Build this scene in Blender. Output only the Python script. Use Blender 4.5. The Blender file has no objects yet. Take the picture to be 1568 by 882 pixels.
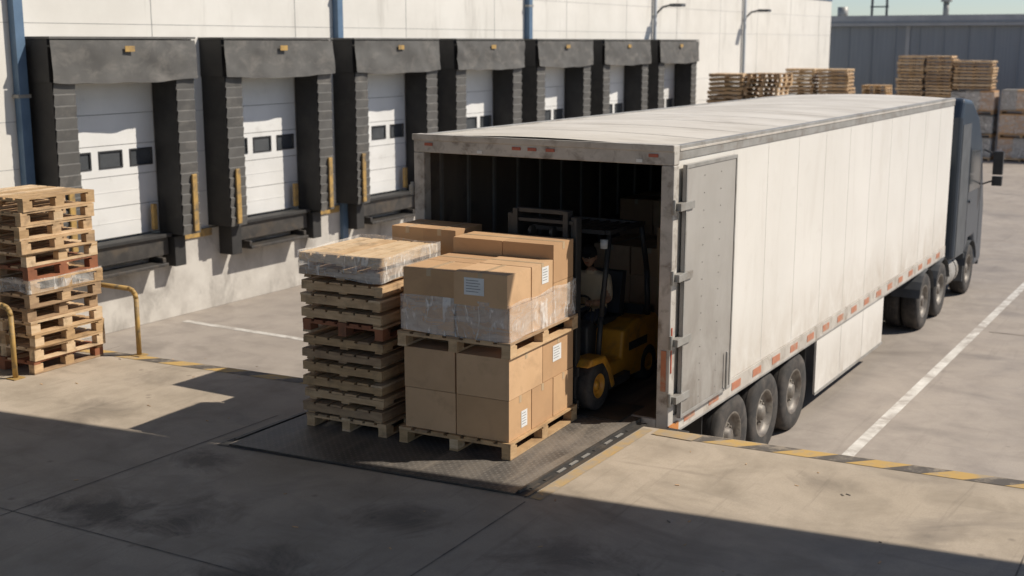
import bpy, bmesh, math, random
from mathutils import Vector, Matrix, noise as mnoise
random.seed(7)
R=math.radians
scene=bpy.context.scene
col=scene.collection

# ------------------------------------------------------------ materials
def nd(nt,t,**k):
    n=nt.nodes.new(t)
    for a,b in k.items(): setattr(n,a,b)
    return n
def ramp(nt,src,p0,p1,c0=(0,0,0,1),c1=(1,1,1,1)):
    r=nd(nt,'ShaderNodeValToRGB'); e=r.color_ramp.elements
    e[0].position=p0;e[1].position=p1;e[0].color=c0;e[1].color=c1
    nt.links.new(src,r.inputs[0]); return r.outputs[0]
def mixc(nt,f,a,b,mode='MIX'):
    m=nd(nt,'ShaderNodeMix',data_type='RGBA',blend_type=mode)
    for s,v in ((m.inputs[0],f),(m.inputs[6],a),(m.inputs[7],b)):
        if hasattr(v,'is_linked') : nt.links.new(v,s)
        elif isinstance(v,(int,float)): s.default_value=v
        else: s.default_value=(*v,1) if len(v)==3 else v
    return m.outputs[2]
def noi(nt,co,scale,detail=5,rough=.55,dist=0.,stretch=None,rot=None):
    n=nd(nt,'ShaderNodeTexNoise'); n.inputs['Scale'].default_value=scale
    n.inputs['Detail'].default_value=detail; n.inputs['Roughness'].default_value=rough
    n.inputs['Distortion'].default_value=dist
    if stretch:
        mp=nd(nt,'ShaderNodeMapping'); mp.inputs['Scale'].default_value=stretch
        if rot: mp.inputs['Rotation'].default_value=rot
        nt.links.new(co,mp.inputs[0]); co=mp.outputs[0]
    nt.links.new(co,n.inputs['Vector']); return n.outputs['Fac']
def newmat(name):
    m=bpy.data.materials.new(name); m.use_nodes=True; nt=m.node_tree
    b=nt.nodes['Principled BSDF']
    tc=nd(nt,'ShaderNodeTexCoord'); return m,nt,b,tc.outputs['Object']
def bump(nt,b,h,strength,dist=.01):
    bp=nd(nt,'ShaderNodeBump'); bp.inputs['Strength'].default_value=strength; bp.inputs['Distance'].default_value=dist
    nt.links.new(h,bp.inputs['Height']); nt.links.new(bp.outputs[0],b.inputs['Normal'])
def mat(name,c1,c2=None,scale=3.,rough=.6,metal=0.,bmp=0.,stretch=None,dirt=None,dirtscale=1.5,dlo=.5,dhi=.72,dstretch=None,p0=.35,p1=.65,detail=6):
    m,nt,b,co=newmat(name)
    c2=c2 or tuple(v*.75 for v in c1)
    f=noi(nt,co,scale,detail,.6,0,stretch)
    c=mixc(nt,ramp(nt,f,p0,p1),c1,c2)
    if dirt:
        d=noi(nt,co,dirtscale,8,.65,.4,dstretch)
        c=mixc(nt,ramp(nt,d,dlo,dhi),c,dirt)
    nt.links.new(c,b.inputs['Base Color'])
    b.inputs['Roughness'].default_value=rough; b.inputs['Metallic'].default_value=metal
    if bmp: bump(nt,b,f,bmp)
    return m

def concrete(name,base,light,dark,stain,stainlo=.56,stainhi=.72,sk_amt=.45,spots=()):
    m,nt,b,co=newmat(name)
    big=noi(nt,co,.28,8,.6,.6)
    c=mixc(nt,ramp(nt,big,.35,.65),light,base)
    mid=noi(nt,co,1.6,8,.65,.3)
    c=mixc(nt,ramp(nt,mid,.42,.75),c,dark)
    st=noi(nt,co,.62,9,.64,1.0,(1,.55,1))
    c=mixc(nt,ramp(nt,st,stainlo,stainhi,(0,0,0,1),(.8,.8,.8,1)),c,stain)
    jn=noi(nt,co,1.5,11,.74,.8)
    for (sx_,sy_,rad,amt,elx) in spots:
        mp=nd(nt,'ShaderNodeMapping'); mp.vector_type='POINT'
        mp.inputs['Location'].default_value=(-sx_*elx,-sy_,0); mp.inputs['Scale'].default_value=(elx,1,1)
        nt.links.new(co,mp.inputs[0])
        ln=nd(nt,'ShaderNodeVectorMath',operation='LENGTH'); nt.links.new(mp.outputs[0],ln.inputs[0])
        K=rad*3.6
        mm=nd(nt,'ShaderNodeMath',operation='MULTIPLY_ADD'); nt.links.new(jn,mm.inputs[0]); mm.inputs[1].default_value=K
        nt.links.new(ln.outputs['Value'],mm.inputs[2])
        dv=nd(nt,'ShaderNodeMath',operation='DIVIDE'); nt.links.new(mm.outputs[0],dv.inputs[0]); dv.inputs[1].default_value=K
        c=mixc(nt,ramp(nt,dv.outputs[0],.56,.80,(amt,amt,amt,1),(0,0,0,1)),c,stain)
    sk=noi(nt,co,1.0,6,.7,.5,(.35,5.5,1))
    c=mixc(nt,ramp(nt,sk,.58,.76,(0,0,0,1),(sk_amt,sk_amt,sk_amt,1)),c,stain)
    sk2=noi(nt,co,.8,6,.7,.9,(4.2,.4,1))
    c=mixc(nt,ramp(nt,sk2,.6,.78,(0,0,0,1),(sk_amt*.8,)*3+(1,)),c,stain)
    v=nd(nt,'ShaderNodeTexVoronoi'); v.inputs['Scale'].default_value=1.7; nt.links.new(co,v.inputs['Vector'])
    c=mixc(nt,ramp(nt,v.outputs['Distance'],.02,.075,(.5,.5,.5,1),(0,0,0,1)),c,stain)
    fine=noi(nt,co,55,3,.6)
    c=mixc(nt,ramp(nt,fine,.3,.75,(0,0,0,1),(.4,.4,.4,1)),c,dark)
    nt.links.new(c,b.inputs['Base Color'])
    rr=ramp(nt,st,.4,.75,(.85,.85,.85,1),(.5,.5,.5,1)); nt.links.new(rr,b.inputs['Roughness'])
    bump(nt,b,mixc(nt,.5,fine,mid),.25,.01)
    return m

M={}
M['floor']=concrete('dock_concrete',(.41,.34,.26),(.49,.41,.32),(.29,.24,.18),(.075,.06,.047),stainlo=.53,stainhi=.78,
   spots=((6.9,8.4,.55,.85,1.2),(7.3,7.6,.45,.8,1.),(8.4,8.6,.35,.7,1.3),(8.15,6.0,.45,.7,1.4),(8.1,4.4,.5,.65,.8),(6.6,6.2,.6,.75,1.),(10.9,3.1,.35,.38,1.5),(10.3,2.0,.3,.3,1.),(10.4,11.2,.45,.35,1.),(9.0,10.8,.5,.5,1.)))  # oil stains; those near the camera also paint the foreground shade darker
M['yard']=concrete('yard_concrete',(.33,.285,.24),(.39,.34,.29),(.25,.215,.185),(.13,.11,.092),stainlo=.55,stainhi=.85)
M['wall']=mat('white_wall_paint',(.74,.71,.65),(.67,.64,.58),.8,.75,dirt=(.45,.42,.37),dirtscale=.9,dlo=.56,dhi=.85,dstretch=(2.5,2.5,.35),bmp=.05)
M['base']=mat('wall_base_concrete',(.58,.55,.50),(.43,.40,.36),1.6,.85,dirt=(.2,.18,.16),dirtscale=1.2,dlo=.5,dhi=.75,dstretch=(1.2,1.2,.6),bmp=.2)
M['groove']=mat('panel_joint',(.42,.41,.39),None,3,.9)
M['blue']=mat('blue_paint',(.12,.19,.28),(.09,.15,.23),3,.5)
M['bluegray']=mat('blue_gray_cladding',(.25,.285,.32),(.21,.24,.275),1.5,.6,stretch=(8,8,.2))
M['grayroof']=mat('gray_fascia',(.40,.42,.44),(.33,.35,.37),1.2,.6)
M['black']=mat('black_rubber',(.024,.023,.022),(.036,.034,.032),3,.7,dirt=(.06,.056,.05),dirtscale=2.0,dlo=.5,dhi=.9,bmp=.05)
M['fabric']=mat('shelter_fabric',(.085,.081,.075),(.12,.115,.106),1.8,.8,dirt=(.19,.175,.155),dirtscale=2.2,dlo=.5,dhi=.78,bmp=.3,dstretch=(1,1,1.6))
M['fabricl']=mat('shelter_fabric_faded',(.135,.13,.12),(.105,.10,.093),3,.8,bmp=.2)
M['doorw']=mat('dock_door_white',(.80,.79,.76),(.72,.71,.68),1,.45,dirt=(.5,.48,.44),dirtscale=2,dlo=.6,dhi=.85)
M['glassd']=mat('dark_window',(.06,.065,.07),(.09,.095,.10),2,.15)
M['yellow']=mat('yellow_paint',(.50,.31,.09),(.38,.24,.08),6,.6,dirt=(.17,.13,.08),dirtscale=5,dlo=.46,dhi=.66)
M['ypaint']=mat('worn_yellow_floor_paint',(.48,.31,.11),(.40,.30,.18),7,.7,dirt=(.34,.28,.21),dirtscale=4,dlo=.42,dhi=.60)
M['steel']=mat('dark_steel',(.05,.046,.042),(.085,.077,.068),5,.5,.2,.2,dirt=(.13,.10,.07),dirtscale=2.5,dlo=.5,dhi=.75)
M['galv']=mat('galvanised_metal',(.38,.365,.34),(.29,.28,.255),4,.5,.2,dirt=(.2,.165,.13),dirtscale=3,dlo=.5,dhi=.75)
def painted(name,a,b_,dirtc,grime,z0,z1,rough=.42):
    m,nt,b,co=newmat(name)
    c=mixc(nt,ramp(nt,noi(nt,co,.6,6,.6),.35,.65),a,b_)
    c=mixc(nt,ramp(nt,noi(nt,co,.9,8,.7,.8,(1.6,1.6,.35)),.52,.9,(0,0,0,1),(.6,.6,.6,1)),c,dirtc)
    c=mixc(nt,ramp(nt,noi(nt,co,3.5,9,.75,.8),.58,.8,(0,0,0,1),(.35,.35,.35,1)),c,dirtc)
    sp=nd(nt,'ShaderNodeSeparateXYZ'); nt.links.new(co,sp.inputs[0])
    mr=nd(nt,'ShaderNodeMapRange'); nt.links.new(sp.outputs['Z'],mr.inputs[0]); mr.inputs[1].default_value=z1; mr.inputs[2].default_value=z0
    g=mixc(nt,1.0,mr.outputs[0],ramp(nt,noi(nt,co,2.2,9,.7,.5,(1,1,.6)),.3,.7),'MULTIPLY')
    c=mixc(nt,g,c,grime)
    nt.links.new(c,b.inputs['Base Color']); b.inputs['Roughness'].default_value=rough
    bump(nt,b,noi(nt,co,.9,3,.5),.2,.02)
    return m
M['trw']=painted('trailer_white_paint',(.76,.73,.675),(.71,.68,.625),(.52,.47,.40),(.44,.37,.29),-.2,.9)
M['trskirt']=painted('skirt_white_paint',(.75,.72,.665),(.69,.66,.605),(.50,.455,.39),(.36,.30,.235),-1.2,-.2)
M['trseam']=mat('trailer_seam',(.68,.65,.595),(.64,.61,.56),2,.5)
M['troof']=mat('trailer_roof_sheet',(.70,.65,.57),(.61,.56,.48),.8,.55,dirt=(.40,.35,.28),dirtscale=1.3,dlo=.48,dhi=.82,dstretch=(1,.4,1))
M['trrail']=mat('trailer_rail_paint',(.56,.52,.46),(.45,.41,.36),3,.5,dirt=(.25,.20,.15),dirtscale=4,dlo=.5,dhi=.75)
M['trframe']=mat('trailer_frame_paint',(.56,.525,.475),(.43,.40,.36),4,.5,dirt=(.17,.135,.105),dirtscale=5,dlo=.5,dhi=.72)
M['trdoor']=painted('trailer_door_aluminium',(.43,.41,.38),(.37,.35,.32),(.25,.225,.195),(.17,.145,.12),.0,2.1,.38)
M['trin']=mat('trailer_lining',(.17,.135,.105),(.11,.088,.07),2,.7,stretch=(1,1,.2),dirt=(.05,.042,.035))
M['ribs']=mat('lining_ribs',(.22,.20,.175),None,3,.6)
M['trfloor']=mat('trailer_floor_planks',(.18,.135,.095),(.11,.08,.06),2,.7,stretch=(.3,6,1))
M['under']=mat('chassis_black',(.03,.028,.026),(.05,.045,.04),4,.65,dirt=(.12,.1,.08),dlo=.5,dhi=.8)
M['joint']=mat('joint_filler',(.13,.11,.09),(.22,.19,.155),6,.9,p0=.4,p1=.55)
M['tyre']=mat('tyre_rubber',(.028,.026,.025),(.045,.042,.038),5,.85,dirt=(.12,.10,.085),dirtscale=4,dlo=.45,dhi=.8)
M['rim']=mat('wheel_rim',(.26,.235,.2),(.15,.13,.11),5,.5,.3,dirt=(.09,.065,.05),dirtscale=6)
M['red']=mat('red_reflector',(.45,.09,.045),(.36,.08,.04),8,.35)
M['redtape']=mat('red_orange_tape',(.50,.19,.10),(.42,.16,.09),8,.4,dirt=(.4,.3,.22),dirtscale=9,dlo=.5,dhi=.7)
M['orange']=mat('amber_lamp',(.55,.2,.04),(.42,.15,.03),8,.3)
M['white']=mat('white_line_paint',(.66,.63,.58),(.50,.47,.42),5,.7,dirt=(.36,.32,.28),dirtscale=3,dlo=.46,dhi=.63)
M['cab']=mat('cab_paint_blue',(.05,.064,.082),(.04,.053,.07),2,.3)
M['cabgray']=mat('cab_plastic_gray',(.10,.105,.11),None,3,.6)
M['fork']=mat('forklift_yellow',(.78,.37,.045),(.66,.30,.04),3,.38,dirt=(.28,.15,.06),dirtscale=4,dlo=.52,dhi=.78)
M['forkblk']=mat('forklift_black',(.03,.03,.031),(.05,.05,.05),5,.5)
M['mast']=mat('mast_steel',(.024,.024,.025),(.042,.04,.037),5,.55,.0)
M['seat']=mat('seat_vinyl',(.05,.055,.06),None,4,.5)
M['label']=mat('paper_label',(.76,.76,.74),(.70,.70,.68),9,.6)
M['ink']=mat('label_ink',(.22,.22,.22),None,9,.7)
M['tape']=mat('packing_tape',(.56,.42,.27),(.49,.36,.22),5,.3)
M['skin']=mat('skin',(.48,.28,.18),(.43,.24,.15),9,.55)
M['shirt']=mat('khaki_shirt',(.70,.58,.40),(.62,.51,.35),9,.85,bmp=.4)
M['pants']=mat('dark_trousers',(.05,.06,.09),(.07,.08,.11),9,.85,bmp=.4)
M['cap']=mat('cap_black',(.02,.02,.022),None,9,.8)
M['hair']=mat('hair_dark',(.02,.014,.01),None,20,.7)
cart=[]
for i,(a,b) in enumerate((((.58,.36,.19),(.52,.32,.165)),((.65,.42,.235),(.59,.375,.205)),((.52,.315,.165),(.47,.28,.145)),((.61,.39,.22),(.53,.335,.18)))):
    cart.append(mat('cardboard_%s'%'abcd'[i],a,b,2.5,.8,dirt=(.42,.26,.14),dirtscale=3,dlo=.52,dhi=.82,bmp=.12))
wood=[]
for i,(a,b) in enumerate((((.64,.44,.25),(.49,.32,.17)),((.53,.35,.18),(.38,.24,.12)),((.45,.305,.175),(.31,.20,.115)),((.71,.53,.34),(.58,.41,.24)))):
    wood.append(mat('pallet_wood_%s'%'abcd'[i],a,b,5,.8,stretch=(1,1,5),dirt=(.22,.145,.085),dirtscale=4,dlo=.52,dhi=.76,bmp=.3))
redwood=mat('pallet_wood_red',(.34,.13,.06),(.26,.095,.045),5,.8,bmp=.3,dirt=(.14,.07,.04),dirtscale=4)
def checker():
    m,nt,b,co=newmat('checker_plate_steel')
    w1=nd(nt,'ShaderNodeTexWave',bands_direction='DIAGONAL'); w1.inputs['Scale'].default_value=8; nt.links.new(co,w1.inputs['Vector'])
    mp=nd(nt,'ShaderNodeMapping'); mp.inputs['Scale'].default_value=(1,-1,1); nt.links.new(co,mp.inputs[0])
    w2=nd(nt,'ShaderNodeTexWave',bands_direction='DIAGONAL'); w2.inputs['Scale'].default_value=8; nt.links.new(mp.outputs[0],w2.inputs['Vector'])
    h=mixc(nt,1.0,ramp(nt,w1.outputs['Fac'],.5,.8),ramp(nt,w2.outputs['Fac'],.5,.8),'MULTIPLY')
    n=noi(nt,co,1.3,9,.7,.5)
    c=mixc(nt,ramp(nt,n,.36,.68),(.07,.064,.058),(.20,.175,.15))
    d2=noi(nt,co,.9,9,.7,.8,(.5,3,1))
    c=mixc(nt,ramp(nt,d2,.48,.72),c,(.27,.23,.185))
    c=mixc(nt,mixc(nt,.55,(0,0,0),h),c,(.24,.215,.19))
    nt.links.new(c,b.inputs['Base Color'])
    b.inputs['Metallic'].default_value=.15
    nt.links.new(ramp(nt,n,.3,.7,(.40,.40,.40,1),(.7,.7,.7,1)),b.inputs['Roughness'])
    bump(nt,b,h,.45,.003); return m
M['checker']=checker()
def hazard():
    m,nt,b,co=newmat('hazard_edge_paint')
    w=nd(nt,'ShaderNodeTexWave',bands_direction='DIAGONAL'); w.inputs['Scale'].default_value=.95; w.inputs['Distortion'].default_value=.3; nt.links.new(co,w.inputs['Vector'])
    c=mixc(nt,ramp(nt,w.outputs['Fac'],.47,.53),(.50,.32,.10),(.10,.085,.07))
    d=noi(nt,co,5,8,.7)
    c=mixc(nt,ramp(nt,d,.48,.64,(0,0,0,1),(.75,.75,.75,1)),c,(.33,.275,.21))
    nt.links.new(c,b.inputs['Base Color']); b.inputs['Roughness'].default_value=.7; return m
M['hazard']=hazard()
def film():
    m,nt,b,co=newmat('stretch_film')
    out=nt.nodes['Material Output']
    b.inputs['Base Color'].default_value=(.90,.87,.82,1); b.inputs['Roughness'].default_value=.14
    n=noi(nt,co,2.6,5,.6,1.2,(1,1,2.4)); n2=noi(nt,co,9,3,.5,2.0,(1,1,.35),(0.3,.4,0))
    bump(nt,b,n2,.9,.03)
    t=nd(nt,'ShaderNodeBsdfTransparent'); mx=nd(nt,'ShaderNodeMixShader')
    f=mixc(nt,1.0,ramp(nt,n,.35,.7,(.16,.16,.16,1),(.52,.52,.52,1)),ramp(nt,n2,.58,.66,(0,0,0,1),(.4,.4,.4,1)),'ADD')
    nt.links.new(f,mx.inputs[0])
    nt.links.new(t.outputs[0],mx.inputs[1]); nt.links.new(b.outputs[0],mx.inputs[2]); nt.links.new(mx.outputs[0],out.inputs[0])
    return m
M['film']=film()

# ------------------------------------------------------------ mesh builder
class MB:
    def __init__(s,T=None): s.bm=bmesh.new(); s.m=[]; s.T=T
    def mi(s,m):
        if isinstance(m,str): m=M[m]
        if m not in s.m: s.m.append(m)
        return s.m.index(m)
    def v(s,p):
        p=Vector(p)
        return s.bm.verts.new(s.T@p if s.T else p)
    def face(s,vs,m,smooth=False):
        try:
            f=s.bm.faces.new(vs); f.material_index=s.mi(m); f.smooth=smooth; return f
        except ValueError: return None
    def quad(s,pts,m): s.face([s.v(p) for p in pts],m)
    def box(s,x0,x1,y0,y1,z0,z1,m,L=None):
        P=[(x,y,z) for z in (z0,z1) for y in (y0,y1) for x in (x0,x1)]
        if L: P=[L@Vector(p) for p in P]
        v=[s.v(p) for p in P]
        for f in ((0,2,3,1),(4,5,7,6),(0,1,5,4),(2,6,7,3),(0,4,6,2),(1,3,7,5)): s.face([v[i] for i in f],m)
    def prism(s,prof,y0,y1,m):
        a=[s.v((x,y0,z)) for x,z in prof]; b=[s.v((x,y1,z)) for x,z in prof]; n=len(prof)
        s.face(a,m); s.face(b[::-1],m)
        for i in range(n): s.face([a[i],b[i],b[(i+1)%n],a[(i+1)%n]],m)
    def cyl(s,p,q,r,m,seg=12,r2=None,caps=True):
        p=Vector(p);q=Vector(q);d=(q-p).normalized();r2=r if r2 is None else r2
        u=d.orthogonal().normalized();w=d.cross(u)
        A=[];B=[]
        for i in range(seg):
            a=2*math.pi*i/seg;o=u*math.cos(a)+w*math.sin(a)
            A.append(s.v(p+o*r));B.append(s.v(q+o*r2))
        for i in range(seg): s.face([A[i],A[(i+1)%seg],B[(i+1)%seg],B[i]],m,True)
        if caps: s.face(A[::-1],m); s.face(B,m)
    def pipe(s,pts,r,m,seg=10):
        for a,b in zip(pts,pts[1:]): s.cyl(a,b,r,m,seg)
        for p in pts[1:-1]: s.ball(p,r,m,8,5)
    def ball(s,c,r,m,seg=12,rings=8,sc=(1,1,1)):
        c=Vector(c);rows=[]
        for j in range(rings+1):
            t=math.pi*j/rings
            if j in (0,rings): rows.append([s.v(c+Vector((0,0,r*sc[2]*math.cos(t))))]);continue
            rows.append([s.v(c+Vector((r*sc[0]*math.sin(t)*math.cos(2*math.pi*i/seg),r*sc[1]*math.sin(t)*math.sin(2*math.pi*i/seg),r*sc[2]*math.cos(t)))) for i in range(seg)])
        for j in range(rings):
            a,b=rows[j],rows[j+1]
            for i in range(seg):
                k=(i+1)%seg
                if len(a)==1: s.face([a[0],b[i],b[k]],m,True)
                elif len(b)==1: s.face([a[i],b[0],a[k]],m,True)
                else: s.face([a[i],b[i],b[k],a[k]],m,True)
    def lathe_y(s,c,prof,m,seg=32):
        c=Vector(c);rows=[]
        for r,y in prof:
            rows.append([s.v(c+Vector((r*math.cos(2*math.pi*i/seg),y,r*math.sin(2*math.pi*i/seg)))) for i in range(seg)])
        for j in range(len(rows)-1):
            mm=m[j] if isinstance(m,list) else m
            for i in range(seg):
                k=(i+1)%seg; s.face([rows[j][i],rows[j][k],rows[j+1][k],rows[j+1][i]],mm,True)
    def done(s,name,parent=None,bevel=0.,seg=2):
        bmesh.ops.recalc_face_normals(s.bm,faces=s.bm.faces)
        me=bpy.data.meshes.new(name); s.bm.to_mesh(me); s.bm.free()
        for m in s.m: me.materials.append(m)
        o=bpy.data.objects.new(name,me); col.objects.link(o)
        if parent: o.parent=parent
        if bevel:
            b=o.modifiers.new('bevel','BEVEL'); b.width=bevel; b.segments=seg; b.limit_method='ANGLE'; b.angle_limit=R(40)
        return o
def empty(name):
    o=bpy.data.objects.new(name,None); col.objects.link(o); return o
def frame(x,y,z,a): return Matrix.Translation((x,y,z))@Matrix.Rotation(a,4,'Z')
def wheel(mb,x,y,z,r,w,side=-1,rim='rim',rr=.58):
    s=side
    prof=[(r*rr,w/2*-s),(r*.93,w/2*-s),(r,w*.36*-s),(r,w*.36*s),(r*.94,w/2*s),(r*.72,w*.53*s),(r*rr,w*.49*s)]
    mb.lathe_y((x,y,z),prof,'tyre',36)
    mb.lathe_y((x,y,z),[(r*rr,w*.49*s),(r*rr*.93,w*.50*s),(r*rr*.86,w*.30*s),(r*.36,w*.18*s),(r*.30,w*.24*s),(r*.20,w*.26*s),(r*.18,w*.42*s),(.001,w*.44*s)],rim,28)
    for i in range(10):
        a=2*math.pi*i/10; px=x+r*.27*math.cos(a); pz=z+r*.27*math.sin(a)
        mb.cyl((px,y+w*.22*s,pz),(px,y+w*.31*s,pz),r*.03,rim,6)
    mb.lathe_y((x,y,z),[(r*rr,w/2*-s),(.001,w*.3*-s)],'under',20)
    for k in (-.2,0,.2):
        mb.lathe_y((x,y,z),[(r*1.004,w*(k-.02)),(r*1.004,w*(k+.02))],'under',36)

YZ=-1.30
# ------------------------------------------------------------ ground & dock platform
g=MB(); g.quad([(-300,-300,YZ),(500,-300,YZ),(500,400,YZ),(-300,400,YZ)],'yard'); g.done('yard_ground')
def edge(y): return 11.62-0.084*(y-5.23)
d=MB()
ya,yb=-40.,18.0
d.quad([(-25,ya,0),(edge(ya),ya,0),(edge(yb),yb,0),(-25,yb,0)],'floor'); d.quad([(edge(ya),ya,0),(edge(ya),ya,YZ),(edge(yb),yb,YZ),(edge(yb),yb,0)],'base')
d.quad([(-25,ya,0),(-25,ya,YZ),(edge(ya),ya,YZ),(edge(ya),ya,0)],'base')
d.done('loading_dock_floor')
def strip(mb,y0,y1,off0,off1,z,m):
    mb.quad([(edge(y0)+off0,y0,z),(edge(y0)+off1,y0,z),(edge(y1)+off1,y1,z),(edge(y1)+off0,y1,z)],m)
h=MB(); strip(h,-39,5.1,-.24,-.02,.004,'hazard'); strip(h,8.95,17.9,-.22,-.02,.004,'hazard')
h.done('hazard_edge_stripe')
h=MB()
h.quad([(9.15,5.20,.004),(11.55,5.20,.004),(11.55,5.32,.004),(9.15,5.32,.004)],'ypaint')
h.quad([(11.4,4.7,.008),(11.62,4.66,.008),(11.6,5.15,.008),(11.4,5.15,.008)],'ypaint')
h.done('yellow_floor_marking')
h=MB()
def joint(x0,y0,x1,y1,w=.007,z=.003):
    dv=Vector((x1-x0,y1-y0,0)).normalized(); n=Vector((-dv.y,dv.x,0))*w
    a=Vector((x0,y0,z));b=Vector((x1,y1,z)); h.quad([a-n,b-n,b+n,a+n],'joint')
joint(9.05,5.3,-20,4.6); joint(7.75,-30,6.3,17); joint(9.9,8.95,-20,9.6) ; joint(11.4,1.3,-20,.9); joint(3.3,-30,1.9,17)
joint(11.2,12.9,-20,13.4)
h.done('expansion_joints')
h=MB()
h.quad([(12.5,4.16,YZ+.004),(75,4.0,YZ+.004),(75,4.14,YZ+.004),(12.5,4.32,YZ+.004)],'white')
h.quad([(16.85,13.0,YZ+.004),(17.0,13.0,YZ+.004),(17.0,17.6,YZ+.004),(16.85,17.6,YZ+.004)],'white')
for k in range(1,5):
    x=17+k*4.1*2; h.quad([(x,12.0,YZ+.004),(x+.14,12.0,YZ+.004),(x+.14,17.6,YZ+.004),(x,17.6,YZ+.004)],'white')
h.quad([(30,-4.0,YZ+.004),(75,-4.1,YZ+.004),(75,-3.96,YZ+.004),(30,-3.86,YZ+.004)],'white')
h.done('parking_lines')
h=MB()
for (x) in (26,30,34,38,43,48): joint(x,-60,x-2,4.0,.03,YZ+.003)
h.done('yard_joints')
h=MB()
for i in range(60):
    x=random.uniform(7.2,11.4); y=random.uniform(1.5,13); a=random.uniform(0,3.1)
    if 8.8<x and 5.3<y<8.8: continue
    l=random.uniform(.008,.03); w_=random.uniform(.003,.008)
    h.box(-l,l,-w_,w_,.002,.002+random.uniform(.002,.006),random.choice([wood[0],wood[2],cart[1],M['joint']]),frame(x,y,0,a))
h.done('floor_litter')

# ------------------------------------------------------------ dock leveller
lv=empty('dock_leveler')
p=MB()
L0=lambda y: 8.86+(8.7-y)*.088
zt=.02
v=[(L0(5.47),5.47,zt),(12.05,5.47,zt),(12.05,8.68,zt),(L0(8.68),8.68,zt)]
p.quad(v,'checker')
p.quad([v[0],v[3],(v[3][0],v[3][1],-.05),(v[0][0],v[0][1],-.05)],'steel')
p.quad([v[0],v[1],(12.05,5.47,-.12),(v[0][0],v[0][1],-.05)],'steel')
p.quad([v[3],v[2],(12.05,8.68,-.12),(v[3][0],v[3][1],-.05)],'steel')
p.done('deck_plate',lv)
p=MB()
p.quad([(L0(5.38),5.38,.0045),(11.7,5.38,.0045),(11.5,8.8,.0045),(L0(8.8)-.05,8.8,.0045)],'under')
x=9.35
while x<11.55:
    p.box(x,x+.15,5.40,5.430,.005,.012,'galv' if random.random()>.35 else 'steel'); x+=.25
p.box(9.2,11.75,5.445,5.468,.004,.035,'steel')
p.box(9.15,11.7,5.335,5.372,.004,.012,'steel')
p.box(9.0,11.6,8.70,8.74,.004,.03,'steel')
p.box(11.55,12.2,5.6,8.5,.022,.034,'steel')
p.done('frame_and_lip',lv)
p=MB()
for y in (5.0,8.95): p.box(11.63,11.78,y-.12,y+.12,-.45,-.02,'black')
p.done('bumpers',lv,.01)

# ------------------------------------------------------------ pallets
def pallet(mb,T,L,W,hh,wd,detail=True,style='B'):
    bt=.022; blk=hh-3*bt
    def bx(a,b,c,d_,e,f,w): mb.box(a,b,c,d_,e,f,w,T)
    w=lambda: wd if random.random()>.25 else random.choice(wood)
    if style=='S':
        h0=random.uniform(.022,.036); h1=hh-.045+random.uniform(-.008,.004)
        bx(0,.024,0,W,h0,h1,w()); bx(L-.024,L,0,W,h0,h1,w())
        if random.random()<.5:
            bx(.026,L-.026,0,.024,h0,h1,w())
        else:
            for u0 in (.026,L/2-.08,L-.186): bx(u0,u0+.16,.002,.1,h0,h1,w())
            bx(.026,L-.026,0,.024,h1-.03,h1,w())
        bx(.026,L-.026,W-.024,W,h0,h1,w()); bx(.026,L-.026,W/2-.05,W/2+.05,0,h1,w())
        for v0 in (.03,W-.13): bx(.026,L-.026,v0,v0+.09,0,.012,w())
        for u0 in (.03,L/2-.05,L-.13):
            for v0 in (.03,W-.13): bx(u0,u0+.09,v0+.002,v0+.088,.012,h0+.005,w())
        n=6; bw=W/n*.84
        for i in range(n):
            v0=i*(W-bw)/(n-1); e=random.uniform(-.008,.014)
            bx(-e,L+e,v0,v0+bw,h1+.002,h1+.024,w())
        return
    for v0 in (0,W/2-.05,W-.1):
        bx(0,L,v0,v0+.1,0,bt,w())
        for u0 in (0,L/2-.07,L-.14):
            bx(u0+.002,u0+.14,v0+.002,v0+.098,bt,bt+blk,w())
    for u0 in (0,L/2-.05,L-.1): bx(u0,u0+.1,0,W,bt+blk,2*bt+blk,w())
    n=7 if detail else 5
    bw=W/n*.78
    for i in range(n):
        v0=i*(W-bw)/(n-1); e=random.uniform(-.004,.004)
        bx(e,L+e,v0,v0+bw,2*bt+blk,hh,w())
def pallet_stack(name,x,y,z,n,L=1.15,W=1.0,hh=.146,a=0.,jit=.02,reds=(),wrap=None,detail=True,shifts=None,style='B',styles={}):
    mb=MB()
    for i in range(n):
        ja=random.uniform(-1,1)*jit*.8; jx=random.uniform(-1,1)*jit; jy=random.uniform(-1,1)*jit
        if shifts and i in shifts: jx+=shifts[i][0]; jy+=shifts[i][1]
        pallet(mb,frame(x+jx,y+jy,z+i*hh,a+ja),L,W,hh-.004,redwood if i in reds else random.choice(wood),detail,styles.get(i,style))
    if wrap:
        for (z0,z1,o) in wrap: film_band(mb,frame(x,y,0,a),-o,L+o,-o,W+o,z0,z1)
    return mb.done(name)
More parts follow.
